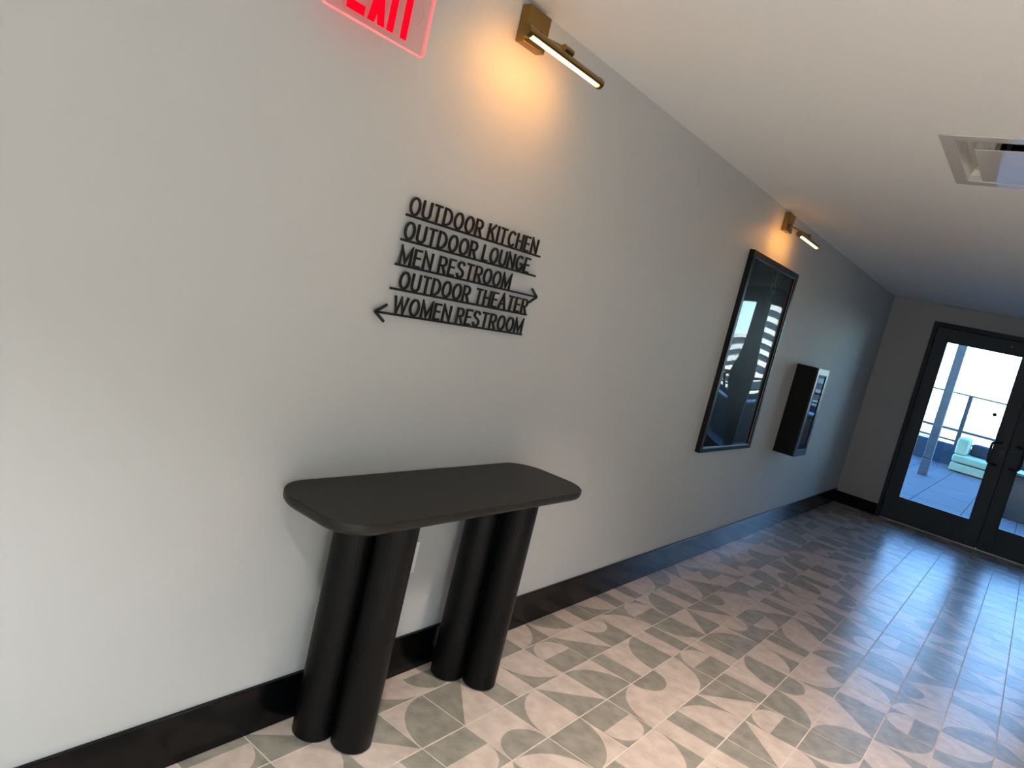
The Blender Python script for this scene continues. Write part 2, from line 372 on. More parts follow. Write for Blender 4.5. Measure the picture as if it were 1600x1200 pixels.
tobj('glass_sticker', [(1.178 - px, YE + 0.0235 - py, 1.335), (1.178 - px, YE + 0.0225 - py, 1.335)], 0.019, mat('grey_sticker', (0.10, 0.12, 0.12), 0.6), d1, 24)
F_('astragal', (1.360, 1.388, YE + 0.050, YE + 0.056, 0.008, 2.074), M_DOORF, d1)
F_('door_sweep', (0.479, 1.371, YE + 0.050, YE + 0.056, 0.007, 0.04), M_BLK, d1)
leaf(2, 1.377, 2.301, 1.490, 2.191, 'right leaf of the charcoal glazed double door, cut off by the picture edge', 1)

# ------------------------------------------------------------------ console table
tb = tag(empty('console_table', (0.175, -0.115, 0)), 'black console table with rounded top and four fat column legs', 'console table')
ox, oy = 0.175, -0.115
def rrect(x0, x1, y0, y1, r, n=10):
    pts = []
    for cx, cy, a in ((x1 - r, y1 - r, 0), (x0 + r, y1 - r, P / 2), (x0 + r, y0 + r, P), (x1 - r, y0 + r, 3 * P / 2)):
        pts += [(cx + r * math.cos(a + P / 2 * k / n), cy + r * math.sin(a + P / 2 * k / n)) for k in range(n + 1)]
    return pts
bm = bmesh.new(); rings = []
for z, ins in ((0.7405, 0.036), (0.742, 0.026), (0.7455, 0.016), (0.751, 0.0075), (0.758, 0.002), (0.764, 0.0), (0.7768, 0.0), (0.7787, 0.0007), (0.780, 0.0026)):
    rings.append([bm.verts.new((x - ox, y - oy, z)) for x, y in rrect(0.006 + ins, 0.346 - ins, -0.700 + ins, 0.470 - ins, 0.115 - ins)])
nr = len(rings[0])
for A, B in zip(rings, rings[1:]):
    for k in range(nr): bm.faces.new((A[k], A[(k + 1) % nr], B[(k + 1) % nr], B[k]))
bm.faces.new(rings[0]); bm.faces.new(rings[-1])
from_bm('table_top', bm, M_OAKT, tb, smooth=True)
bm = bmesh.new(); lathe(bm, 0, 0, ((0.050, 0.0), (0.057, 0.002), (0.0613, 0.008), (0.0613, 0.741), (0.059, 0.742)))
leg0 = from_bm('leg', bm, M_OAK, tb, smooth=True)
legs = [(0.098, -0.432), (0.204, -0.370), (0.096, 0.180), (0.202, 0.242)]
for i, (x, y) in enumerate(legs):
    o = leg0 if i == 0 else leg0.copy()
    if i: COL.objects.link(o); o.parent = tb
    o.location = (x - ox, y - oy, 0); o.rotation_euler = (0, 0, i * 1.7)

# ------------------------------------------------------------------ wall outlet half hidden behind the table leg
ot = tag(empty('wall_outlet', (0, -0.060, 0.455)), 'white wall outlet half hidden behind the table leg', 'outlet')
bobj('cover_plate', (0.0, 0.006, -0.036, 0.036, -0.058, 0.058), M_HOUSE, ot, 0.002)
for z in (-0.026, 0.026): bobj('socket', (0.006, 0.0075, -0.017, 0.017, z - 0.014, z + 0.014), M_HOUSE, ot, 0.0005)

# ------------------------------------------------------------------ directional sign, five lines of raised letters
def oval(w_, a0, a1, n_=18, cx=None, ry=0.5):
    cx = w_ / 2 if cx is None else cx
    return [(cx + w_ / 2 * math.cos(math.radians(a0 + (a1 - a0) * k / n_)), 0.5 + ry * math.sin(math.radians(a0 + (a1 - a0) * k / n_))) for k in range(n_ + 1)]
def bow(x0, x1, zt, zb, n_=8):   # right-hand bowl from (x0, zt) round to (x0, zb)
    r = (zt - zb) / 2; xc = x1 - r * 0.85
    return [(x0, zt)] + [(xc + r * 0.85 * math.cos(math.radians(90 - 180 * k / n_)), (zt + zb) / 2 + r * math.sin(math.radians(90 - 180 * k / n_))) for k in range(n_ + 1)] + [(x0, zb)]
GLYPH = {   # width, strokes on a unit cap height; stroke centre lines
    'O': (0.60, [oval(0.60, 90, 450, 28)]),
    'U': (0.52, [[(0, 1.06)] + [(0.26 + 0.26 * math.cos(math.radians(180 + 180 * k / 12)), 0.26 + 0.26 * math.sin(math.radians(180 + 180 * k / 12))) for k in range(13)] + [(0.52, 1.06)]]),
    'T': (0.50, [[(-0.02, 1), (0.52, 1)], [(0.25, 1), (0.25, -0.06)]]),
    'D': (0.54, [bow(0, 0.54, 1, 0, 12) + [(0, 1)]]),
    'R': (0.50, [[(0, -0.06), (0, 1)] + bow(0, 0.48, 1, 0.47)[1:], [(0.24, 0.47), (0.50, -0.06)]]),
    'K': (0.54, [[(0, -0.06), (0, 1.06)], [(0.52, 1.06), (0, 0.40)], [(0.19, 0.62), (0.55, -0.06)]]),
    'I': (0.0, [[(0, -0.06), (0, 1.06)]]),
    'C': (0.54, [oval(0.58, 42, 318, 22)]),
    'H': (0.52, [[(0, -0.06), (0, 1.06)], [(0.52, -0.06), (0.52, 1.06)], [(0, 0.52), (0.52, 0.52)]]),
    'E': (0.42, [[(0.44, 1), (0, 1), (0, 0), (0.44, 0)], [(0, 0.52), (0.39, 0.52)]]),
    'N': (0.54, [[(0, -0.06), (0, 1.0), (0.54, 0.0), (0.54, 1.06)]]),
    'L': (0.40, [[(0, 1.06), (0, 0), (0.42, 0)]]),
    'G': (0.58, [oval(0.58, 45, 345, 24) , [(0.58, 0.0), (0.58, 0.46), (0.34, 0.46)]]),
    'M': (0.70, [[(0, -0.06), (0, 1.0), (0.35, 0.12), (0.70, 1.0), (0.70, -0.06)]]),
    'S': (0.48, [[(0.46, 0.80), (0.42, 0.92), (0.33, 0.99), (0.22, 1.0), (0.11, 0.97), (0.04, 0.89), (0.02, 0.77), (0.05, 0.65), (0.14, 0.57), (0.33, 0.47), (0.43, 0.38), (0.47, 0.26), (0.45, 0.13), (0.36, 0.03), (0.24, 0.0), (0.11, 0.02), (0.03, 0.11), (0.0, 0.23)]]),
    'A': (0.60, [[(-0.02, -0.06), (0.30, 1.0), (0.62, -0.06)], [(0.11, 0.32), (0.49, 0.32)]]),
    'W': (0.88, [[(-0.01, 1.06), (0.21, 0.0), (0.44, 0.93), (0.67, 0.0), (0.89, 1.06)]])}
def text_layout(txt):
    """(glyph strokes shifted along the line) and the total advance"""
    x = 0.0; out = []
    for ch in txt:
        if ch == ' ': x += 0.34; continue
        w_, st = GLYPH[ch]; out.append([[(x + a, b) for a, b in pl] for pl in st]); x += w_ + 0.265
    return out, x - 0.265
def stroke(bm, pts, hw, x0, x1):
    """bar of constant width along a centre line, mitred at the bends; pts in (y, z)"""
    closed = len(pts) > 3 and math.dist(pts[0], pts[-1]) < 1e-6
    P_ = pts[:-1] if closed else pts
    n_ = len(P_); L_ = []; R2 = []
    for i_ in range(n_):
        p_ = P_[i_]; a_ = P_[i_ - 1] if (closed or i_ > 0) else None; b_ = P_[(i_ + 1) % n_] if (closed or i_ < n_ - 1) else None
        def nrm(u_, v_):
            l_ = math.dist(u_, v_) or 1e-9; return (-(v_[1] - u_[1]) / l_, (v_[0] - u_[0]) / l_)
        if a_ is None: nn, sc = nrm(p_, b_), 1.0
        elif b_ is None: nn, sc = nrm(a_, p_), 1.0
        else:
            n1, n2 = nrm(a_, p_), nrm(p_, b_); mx_, my_ = n1[0] + n2[0], n1[1] + n2[1]; l_ = math.hypot(mx_, my_) or 1e-9
            nn = (mx_ / l_, my_ / l_); sc = min(1.0 / max(nn[0] * n1[0] + nn[1] * n1[1], 0.2), 2.2)
        L_.append((p_[0] + nn[0] * hw * sc, p_[1] + nn[1] * hw * sc)); R2.append((p_[0] - nn[0] * hw * sc, p_[1] - nn[1] * hw * sc))
    V4 = [[bm.verts.new((x_, *q_)) for x_, q_ in ((x0, L_[i_]), (x0, R2[i_]), (x1, R2[i_]), (x1, L_[i_]))] for i_ in range(n_)]
    for i_ in range(n_ if closed else n_ - 1):
        A_, B_ = V4[i_], V4[(i_ + 1) % n_]
        for k_ in range(4): bm.faces.new((A_[k_], A_[(k_ + 1) % 4], B_[(k_ + 1) % 4], B_[k_]))
    if not closed: bm.faces.new(V4[0]); bm.faces.new(V4[-1])
DPL = 0.0205
def sign_line(txt, z, y0, y1, b0, b1, arrow, label):
    s = tag(empty('directional_sign', (0, (b0 + b1) / 2, z)), label, 'sign', 'lines of the directional wall sign')
    py = (b0 + b1) / 2
    glyphs, adv = text_layout(txt)
    HW = 0.0033; CAP = 0.0535
    zl, zs = 0.0035 + HW * 0.6, CAP - 2 * HW              # centre lines between baseline and cap height
    for g in glyphs:
        bm = bmesh.new()
        for pl in g:
            stroke(bm, [(y0 + HW + a_ / adv * (y1 - y0 - 2 * HW) - py, zl + b_ * zs) for a_, b_ in pl], HW, DPL - 0.006, DPL)
        from_bm('letter', bm, M_SIGN, s)
    bobj('underline_bar', (DPL - 0.006, DPL, b0 - py, b1 - py, -0.0035, 0.0035), M_SIGN, s)
    if arrow:
        ya_, sg = (b1, -1) if arrow > 0 else (b0, 1)
        for k in (1, -1):
            bm = bmesh.new(); L = 0.036; t_ = 0.0036
            a0 = (ya_ - py, 0.0); a1 = (ya_ - py + sg * L, k * 0.025)
            dx, dz = a1[0] - a0[0], a1[1] - a0[1]; l_ = math.hypot(dx, dz); nx, nz = -dz / l_ * t_, dx / l_ * t_
            ex = -sg * 0.004
            prism(bm, [(a0[0] + ex + nx, a0[1] + nz), (a1[0] + nx, a1[1] + nz), (a1[0] - nx, a1[1] - nz), (a0[0] + ex - nx, a0[1] - nz)], DPL - 0.006, DPL)
            from_bm('arrow_head', bm, M_SIGN, s)
    for yy in (b0 + 0.08, b1 - 0.08):
        tobj('standoff', [(0.0, yy - py, 0), (DPL - 0.006, yy - py, 0)], 0.0025, M_SIGN, s, 8)
sign_line('OUTDOOR KITCHEN', 1.5635, -0.413, 0.228, -0.421, 0.254, 0, 'topmost black raised-letter sign line reading OUTDOOR KITCHEN')
sign_line('OUTDOOR LOUNGE', 1.493, -0.414, 0.207, -0.421, 0.254, 0, 'second black raised-letter sign line reading OUTDOOR LOUNGE')
sign_line('MEN RESTROOM', 1.4215, -0.411, 0.122, -0.422, 0.289, 1, 'black raised-letter sign line reading MEN RESTROOM with right arrow')
sign_line('OUTDOOR THEATER', 1.3515, -0.392, 0.250, -0.422, 0.256, 0, 'black raised-letter sign line reading OUTDOOR THEATER')
sign_line('WOMEN RESTROOM', 1.278, -0.396, 0.250, -0.456, 0.256, -1, 'lowest black raised-letter sign line reading WOMEN RESTROOM with left arrow')

# ------------------------------------------------------------------ edge-lit exit sign on the left wall
ex = tag(empty('exit_sign', (0.08, -0.70, 2.16)), 'clear edge-lit sign with glowing red EXIT letters', 'exit sign')
ex0 = (0.08, -0.70, 2.16)
def EX(name, b, mm, bev=0.0): return bobj(name, (b[0] - ex0[0], b[1] - ex0[0], b[2] - ex0[1], b[3] - ex0[1], b[4] - ex0[2], b[5] - ex0[2]), mm, ex, bev)
ZB, ZT, YL, YR = 1.948, 2.160, -0.862, -0.538
def rr_yz(y0, y1, z0, z1, r, n=5):
    pts = []
    for cy, cz, a in ((y1 - r, z1 - r, 0), (y0 + r, z1 - r, P / 2), (y0 + r, z0 + r, P), (y1 - r, z0 + r, 3 * P / 2)):
        pts += [(cy + r * math.cos(a + P / 2 * k / n) - ex0[1], cz + r * math.sin(a + P / 2 * k / n) - ex0[2]) for k in range(n + 1)]
    return pts
bm = bmesh.new(); prism(bm, rr_yz(YL + 0.002, YR - 0.002, ZB + 0.002, ZT, 0.008), -0.004, 0.004); from_bm('acrylic_panel', bm, M_ACRYL, ex)
bm = bmesh.new(); a = rr_yz(YL, YR, ZB, ZT, 0.010); b = rr_yz(YL + 0.0022, YR - 0.0022, ZB + 0.0022, ZT - 0.0022, 0.008); n_ = len(a)
for i in range(n_):
    j = (i + 1) % n_
    va = [bm.verts.new((x, *q)) for x, q in ((-0.0045, a[i]), (-0.0045, a[j]), (-0.0045, b[j]), (-0.0045, b[i]), (0.0045, a[i]), (0.0045, a[j]), (0.0045, b[j]), (0.0045, b[i]))]
    for f in ((0, 1, 2, 3), (4, 7, 6, 5), (0, 4, 5, 1), (3, 2, 6, 7)): bm.faces.new([va[k] for k in f])
bmesh.ops.remove_doubles(bm, verts=bm.verts, dist=1e-6)
tag(from_bm('glowing_edge', bm, M_REDEDGE, ex), 'pink glowing rim of the acrylic panel')
LZ0, LZ1 = 1.965, 2.117
Lh = LZ1 - LZ0
def letter(polys):
    bm = bmesh.new()
    for poly in polys: prism(bm, [(y - ex0[1], z - ex0[2]) for y, z in poly], 0.0042, 0.0062)
    from_bm('letter', bm, M_RED, ex)
def R_(y0, y1, z0, z1): return [(y0, z0), (y1, z0), (y1, z1), (y0, z1)]
sw = 0.021
letter([R_(-0.800, -0.800 + sw, LZ0, LZ1), R_(-0.800 + sw, -0.747, LZ0, LZ0 + 0.022), R_(-0.800 + sw, -0.752, LZ0 + Lh / 2 - 0.011, LZ0 + Lh / 2 + 0.011), R_(-0.800 + sw, -0.747, LZ1 - 0.022, LZ1)])
zc = (LZ0 + LZ1) / 2; yc = -0.7105
letter([[(yc - 0.027, LZ0), (yc - 0.027 + 0.0215, LZ0), (yc, zc - 0.050), (yc + 0.027 - 0.0215, LZ0), (yc + 0.027, LZ0), (yc + 0.0125, zc), (yc + 0.027, LZ1), (yc + 0.027 - 0.0215, LZ1), (yc, zc + 0.050), (yc - 0.027 + 0.0215, LZ1), (yc - 0.027, LZ1), (yc - 0.0125, zc)]])
letter([R_(-0.675, -0.654, LZ0, LZ1)])
letter([R_(-0.630, -0.609, LZ0, LZ1 - 0.022), R_(-0.646, -0.593, LZ1 - 0.022, LZ1)])
for sg, y_ in ((1, -0.574), (-1, -0.832)):
    bm = bmesh.new(); zc_ = 2.045
    pl = [(y_ - sg * 0.010, zc_ - 0.030), (y_ - sg * 0.007, zc_ - 0.030), (y_ + sg * 0.011, zc_), (y_ - sg * 0.007, zc_ + 0.030), (y_ - sg * 0.010, zc_ + 0.030), (y_ + sg * 0.0085, zc_)]
    prism(bm, [(y - ex0[1], z - ex0[2]) for y, z in pl], 0.0042, 0.0048)
    from_bm('etched_chevron', bm, M_ACRYL, ex)
EX('lamp_housing', (0.0, 0.105, -0.872, -0.528, 2.155, 2.205), M_HOUSE, 0.004)

# ------------------------------------------------------------------ brass picture lights
def picture_light(yc, label):
    L = tag(empty('picture_light', (0, yc, 2.224)), label, 'wall lamp', 'brass picture lights on the left wall')
    bobj('back_plate', (0, 0.036, -0.056, 0.056, -0.056, 0.056), M_BRASS, L, 0.0035)
    dx, dz = 0.166, -0.088               # tube axis relative to the plate centre
    ky = 0.0
    arm = tobj('arm', [(0.034, 0, -0.014), (dx, 0, dz + 0.026)], 0.0055, M_BRASS, L)
    tobj('swivel_joint', [(dx, -0.022, dz + 0.024), (dx, 0.022, dz + 0.024)], 0.0115, M_BRASS, L, 20)
    tobj('rosette', [(0.034, 0, -0.014), (0.048, 0, -0.019)], 0.012, M_BRASS, L, 20)
    # half-round shade: hood above, open towards floor and wall
    r = 0.0165; n = 18; l0, l1 = -0.205, 0.205
    bm = bmesh.new(); a0, a1 = math.radians(-35), math.radians(170)   # angles in x,z round the axis
    prof = [(dx + r * math.cos(a0 + (a1 - a0) * k / n), dz + r * math.sin(a0 + (a1 - a0) * k / n)) for k in range(n + 1)]
    prof += [(dx + (r - 0.002) * math.cos(a1 + (a0 - a1) * k / n), dz + (r - 0.002) * math.sin(a1 + (a0 - a1) * k / n)) for k in range(n + 1)]
    A = [bm.verts.new((x, l0, z)) for x, z in prof]; B = [bm.verts.new((x, l1, z)) for x, z in prof]
    for k in range(len(prof)):
        j = (k + 1) % len(prof); bm.faces.new((A[k], A[j], B[j], B[k]))
    bm.faces.new(A); bm.faces.new(B)
    from_bm('shade', bm, M_BRASS, L, smooth=True)
    for y0, y1 in ((l0 - 0.002, l0 + 0.016), (l1 - 0.016, l1 + 0.002)):
        tobj('end_cap', [(dx, y0, dz), (dx, y1, dz)], r + 0.0008, M_BRASS, L, 24)
    tag(tobj('lit_diffuser', [(dx, l0 + 0.017, dz), (dx, l1 - 0.017, dz)], r - 0.0032, M_LED, L, 20), 'glowing warm white diffuser')
    return L
picture_light(-0.058, 'brass picture light lit above the black lettered sign')
picture_light(2.735, 'brass picture light lit above the tall framed picture')

# ------------------------------------------------------------------ framed picture behind wavy acrylic
pf = tag(empty('framed_picture', (0, 2.73, 0.745)), 'tall dark framed picture with daylight reflected in its glazing', 'picture')
PY0, PY1, PZ0, PZ1 = 2.268, 3.195, 0.745, 1.972
fo = (0, 2.73, 0.745)
def PF(name, b, mm, bev=0.0, par=None): return bobj(name, (b[0], b[1], b[2] - fo[1], b[3] - fo[1], b[4] - fo[2], b[5] - fo[2]), mm, par or pf, bev)
fwid = 0.036
PF('frame_rail', (0, 0.032, PY0, PY1, PZ1 - fwid, PZ1), M_FRAME, 0.002); PF('frame_rail', (0, 0.032, PY0, PY1, PZ0, PZ0 + fwid * 0.7), M_FRAME, 0.002)
PF('frame_stile', (0, 0.032, PY0, PY0 + fwid, PZ0 + fwid * 0.7, PZ1 - fwid), M_FRAME, 0.002); PF('frame_stile', (0, 0.032, PY1 - fwid, PY1, PZ0 + fwid * 0.7, PZ1 - fwid), M_FRAME, 0.002)
iy0, iy1, iz0, iz1 = PY0 + fwid, PY1 - fwid, PZ0 + fwid * 0.7, PZ1 - fwid
bm = bmesh.new(); q = 0.0045
for b in ((iy0, iy1, iz1 - q, iz1), (iy0, iy1, iz0, iz0 + q), (iy0, iy0 + q, iz0, iz1), (iy1 - q, iy1, iz0, iz1)):
    box(bm, 0.0205, 0.0245, b[0] - fo[1], b[1] - fo[1], b[2] - fo[2], b[3] - fo[2])
from_bm('silver_liner', bm, M_LINER, pf)
# print: near black ground with a green foliage streak, procedural
MP = mat('dark_print', (0.02, 0.026, 0.03), 0.6)
n = MP.node_tree; b = n.nodes['Principled BSDF']; t = n.nodes.new('ShaderNodeTexCoord'); s_ = n.nodes.new('ShaderNodeSeparateXYZ'); n.links.new(t.outputs['Object'], s_.inputs[0])
def mnode(op, a_, b_=None, clamp=False):
    q_ = n.nodes.new('ShaderNodeMath'); q_.operation = op; q_.use_clamp = clamp
    for i, v_ in enumerate((a_, b_)):
        if v_ is None: continue
        if isinstance(v_, (int, float)): q_.inputs[i].default_value = v_
        else: n.links.new(v_, q_.inputs[i])
    return q_.outputs[0]
nz = n.nodes.new('ShaderNodeTexNoise'); nz.inputs['Scale'].default_value = 26; nz.inputs['Detail'].default_value = 5; n.links.new(t.outputs['Object'], nz.inputs['Vector'])
band = mnode('SUBTRACT', 1.0, mnode('MULTIPLY', mnode('ABSOLUTE', mnode('SUBTRACT', s_.outputs['Y'], 0.10)), 9.0), True)
hgt = mnode('MULTIPLY', mnode('SUBTRACT', s_.outputs['Z'], 0.85), 4.0, True)
msk = mnode('MULTIPLY', mnode('MULTIPLY', band, hgt), mnode('MULTIPLY', mnode('SUBTRACT', nz.outputs['Fac'], 0.40), 6.0, True), True)
mx = n.nodes.new('ShaderNodeMixRGB'); mx.inputs[1].default_value = (0.07, 0.095, 0.12, 1); mx.inputs[2].default_value = (0.30, 0.75, 0.50, 1)
n.links.new(msk, mx.inputs[0]); n.links.new(mx.outputs[0], b.inputs['Base Color'])
PF('print', (0.004, 0.008, iy0, iy1, iz0, iz1), MP)
PF('backing_board', (0.0, 0.004, iy0, iy1, iz0, iz1), M_FRAME)
# acrylic: a slightly buckled sheet
bm = bmesh.new(); NU, NV = 40, 56
def wob(u, v):
    c = 0.044 * max(0.0, 1 - v / 0.42) ** 1.5 + 0.030 * max(0.0, (v - 0.42) / 0.58) ** 1.3 - 0.004
    return c * (0.25 - (u - 0.52) ** 2) + 0.00035 * math.sin(2 * P * v * 1.7 + 2.2 * u) + 0.00025 * math.sin(2 * P * (1.3 * u + 1.1 * v))
grid = [[bm.verts.new((0.0120 + wob(i / NU, j / NV), iy0 + (iy1 - iy0) * i / NU - fo[1], iz0 + (iz1 - iz0) * j / NV - fo[2])) for i in range(NU + 1)] for j in range(NV + 1)]
for j in range(NV):
    for i in range(NU): bm.faces.new((grid[j][i], grid[j][i + 1], grid[j + 1][i + 1], grid[j + 1][i]))
from_bm('acrylic_glazing', bm, glass_mat('picture_acrylic', (0.88, 0.90, 0.90), 2.1, matte=0.16), pf, smooth=True)

# ------------------------------------------------------------------ black wall cabinet with glazed front
cb = tag(empty('wall_cabinet', (0, 4.036, 0.69)), 'slim black wall cabinet with glazed front beside the door', 'cabinet')
CY0, CY1, CZ0, CZ1, CD = 3.868, 4.205, 0.690, 1.388, 0.163
co = (0, 4.036, 0.69)
def CB(name, b, mm, bev=0.0, par=None): return bobj(name, (b[0], b[1], b[2] - co[1], b[3] - co[1], b[4] - co[2], b[5] - co[2]), mm, par or cb, bev)
CB('side_panel', (0, CD - 0.012, CY0, CY0 + 0.008, CZ0, CZ1), M_CAB); CB('side_panel', (0, CD - 0.012, CY1 - 0.008, CY1, CZ0, CZ1), M_CAB)
CB('top_panel', (0, CD - 0.012, CY0 + 0.008, CY1 - 0.008, CZ1 - 0.008, CZ1), M_CAB); CB('bottom_panel', (0, CD - 0.012, CY0 + 0.008, CY1 - 0.008, CZ0, CZ0 + 0.008), M_CAB)
CB('back_panel', (0, 0.006, CY0 + 0.008, CY1 - 0.008, CZ0 + 0.008, CZ1 - 0.008), M_CAB)
cdr = tag(empty('front_door', (CD - 0.012, 0, 0)), 'glossy framed glass door'); cdr.parent = cb
def CD_(name, b, mm, bev=0.0): return bobj(name, (b[0] - CD + 0.012, b[1] - CD + 0.012, b[2] - co[1], b[3] - co[1], b[4] - co[2], b[5] - co[2]), mm, cdr, bev)
fwc = 0.055
CD_('door_rail', (CD - 0.012, CD, CY0, CY1, CZ1 - 0.048, CZ1), M_CABF, 0.0015); CD_('door_rail', (CD - 0.012, CD, CY0, CY1, CZ0, CZ0 + 0.048), M_CABF, 0.0015)
CD_('door_stile', (CD - 0.012, CD, CY0, CY0 + fwc, CZ0 + 0.048, CZ1 - 0.048), M_CABF, 0.0015); CD_('door_stile', (CD - 0.012, CD, CY1 - fwc, CY1, CZ0 + 0.048, CZ1 - 0.048), M_CABF, 0.0015)
bm = bmesh.new(); g_ = 0.006
for b in ((CY0 + fwc, CY1 - fwc, CZ0 + 0.048, CZ0 + 0.048 + g_), (CY0 + fwc, CY1 - fwc, CZ1 - 0.048 - g_, CZ1 - 0.048), (CY0 + fwc, CY0 + fwc + g_, CZ0 + 0.048, CZ1 - 0.048), (CY1 - fwc - g_, CY1 - fwc, CZ0 + 0.048, CZ1 - 0.048)):
    box(bm, -0.004, 0.0135, b[0] - co[1], b[1] - co[1], b[2] - co[2], b[3] - co[2])
from_bm('gasket', bm, M_CAB, cdr)
CD_('glass_pane', (CD - 0.007, CD - 0.004, CY0 + fwc, CY1 - fwc, CZ0 + 0.048, CZ1 - 0.048), M_CABGLASS)

# ------------------------------------------------------------------ ceiling air diffuser
vt = tag(empty('ceiling_air_vent', (1.336, 1.336, H)), 'square white ceiling air vent with a flat centre plaque', 'air vent')
def VT(name, b, mm, bev=0.0): return bobj(name, (b[0] - 1.336, b[1] - 1.336, b[2] - 1.336, b[3] - 1.336, b[4], b[5]), mm, vt, bev)
VT('flange', (1.018, VX0, 1.008, 1.664, -0.006, 0.0), M_VENT, 0.002); VT('flange', (VX1, 1.654, 1.008, 1.664, -0.006, 0.0), M_VENT, 0.002)
VT('flange', (VX0, VX1, 1.008, VY0, -0.006, 0.0), M_VENT, 0.002); VT('flange', (VX0, VX1, VY1, 1.664, -0.006, 0.0), M_VENT, 0.002)
bm = bmesh.new(); ra = []
for k in range(7):                      # curved cone rising into the duct
    t_ = k / 6; hs = 0.27 - 0.095 * (1 - math.cos(t_ * P / 2)); z_ = -0.004 + 0.085 * math.sin(t_ * P / 2)
    ra.append([bm.verts.new(p) for p in ((-hs, -hs, z_), (hs, -hs, z_), (hs, hs, z_), (-hs, hs, z_))])
for A, B in zip(ra, ra[1:]):
    for k in range(4): bm.faces.new((A[k], A[(k + 1) % 4], B[(k + 1) % 4], B[k]))
from_bm('cone', bm, M_VENT, vt)
bobj('duct_box', (-0.32, 0.32, -0.32, 0.32, 0.12, 0.135), M_DARK, vt)
plq = bobj('plaque', (-0.212, 0.212, -0.212, 0.212, -0.002, 0.002), M_VENT, vt, 0.0015); plq.location = (0, 0, -0.012); plq.rotation_euler = (0, -math.radians(0.6), 0)
for a_ in (-0.15, 0.15):
    for b_ in (-0.15, 0.15): bobj('hanger', (a_ - 0.008, a_ + 0.008, b_ - 0.002, b_ + 0.002, -0.011, 0.121), M_STEEL, vt)

# ------------------------------------------------------------------ unseen fixtures added round the spot lamps (trim rings, lenses)
for (lx, ly, pw), lb in zip(UNSEEN_SPOTS, ('recessed round ceiling downlight over the near corridor floor', 'added fill downlight over the far corridor floor', 'added fill downlight behind the photographer', 'added fill downlight in the lobby')):
    dl = tag(empty('unseen_ceiling_spot', (lx, ly, H)), lb, 'downlight', 'recessed ceiling downlights')
    bm = bmesh.new(); rg = [[bm.verts.new((r_ * math.cos(2 * P * k / 32), r_ * math.sin(2 * P * k / 32), z_)) for k in range(32)] for r_, z_ in ((0.075, 0.0), (0.073, -0.005), (0.056, -0.006), (0.050, -0.001))]
    for A, B in zip(rg, rg[1:]):
        for k in range(32): bm.faces.new((A[k], A[(k + 1) % 32], B[(k + 1) % 32], B[k]))
    from_bm('trim_ring', bm, M_HOUSE, dl)
    bm = bmesh.new(); bm.faces.new([bm.verts.new((0.05 * math.cos(2 * P * k / 32), 0.05 * math.sin(2 * P * k / 32), -0.001)) for k in range(32)])
    from_bm('lit_lens', bm, M_LENS, dl)

# ------------------------------------------------------------------ terrace outside the door
M_PAV = mat('terrace_paver', (0.095, 0.098, 0.102), 0.75, spec=0.25, noise=(3, (0.09, 0.093, 0.097), 0.35, 0.7, 1), bump=(30, 0.25, 0.003), grain=(0.6, 14, 1))
M_JOINT = mat('terrace_joint', (0.10, 0.10, 0.11), 0.9)
M_COLUMN = mat('column_grey', (0.135, 0.155, 0.17), 0.5, noise=(5, (0.10, 0.12, 0.135), 0.35, 0.7))
M_PARA = mat('parapet_dark_blue', (0.015, 0.05, 0.095), 0.7)
M_PLANT = mat('planter_dark', (0.035, 0.055, 0.065), 0.6)
M_RAIL = mat('railing_metal', (0.05, 0.06, 0.07), 0.45)
M_SEAF = mat('seafoam_cushion', (0.44, 0.55, 0.37), 0.8, noise=(6, (0.37, 0.48, 0.33), 0.35, 0.7))
M_NAVY = mat('navy_cushion', (0.02, 0.035, 0.06), 0.8)
terr = struct(bobj('ground', (-3.0, 7.2, YE + 0.15, 16.0, -0.30, -0.012), M_JOINT), 'terrace ground outside the door')
pj = 0.578
bm = bmesh.new(); box(bm, 0.004, pj - 0.004, 0.004, 2 * pj - 0.004, -0.02, 0.0, 0.0015, 1)
pm = bpy.data.meshes.new('paver'); bm.to_mesh(pm); bm.free(); pm.materials.append(M_PAV)
for ix in range(-4, 6):
    for iy in range(0, 8):
        o = link('paver', pm, None, terr); o.location = (0.497 + ix * pj, YE + 0.152 + iy * 2 * pj, 0.0)
cl = tag(empty('terrace_column', (0.21, 12.28, 0)), 'pale grey square column on the terrace, seen through the door', 'column')
bobj('shaft', (-0.065, 0.065, -0.065, 0.065, 0.30, 4.4), M_COLUMN, cl, 0.006); bobj('base_sleeve', (-0.072, 0.072, -0.072, 0.072, 0, 0.285), M_COLUMN, cl, 0.006)
bobj('shadow_gap', (-0.060, 0.060, -0.060, 0.060, 0.284, 0.301), M_RAIL, cl)
tobj('conduit_cap', [(0.02, -0.066, 0.36), (0.02, -0.072, 0.36)], 0.012, M_STEEL, cl)
tag(bobj('terrace_parapet', (-3.0, 7.2, 15.72, 15.92, 0, 0.43), M_PARA, bev=0.01), 'low dark parapet along the terrace edge behind the column', 'parapet')
rl = tag(empty('terrace_railing', (1.0, 15.82, 0.43)), 'thin metal guard rail standing on the terrace parapet', 'railing')
for z, r in ((1.49, 0.016), (0.735, 0.024), (0.51, 0.018)): tobj('rail', [(-4.0, 0, z - 0.43), (6.2, 0, z - 0.43)], r, M_RAIL, rl, 10)
for x in (-2.55, -1.13, 0.29, 1.71, 3.13, 4.55): bobj('post', (x - 1.0 - 0.038, x - 1.0 + 0.038, -0.03, 0.03, 0, 1.06), M_RAIL, rl)
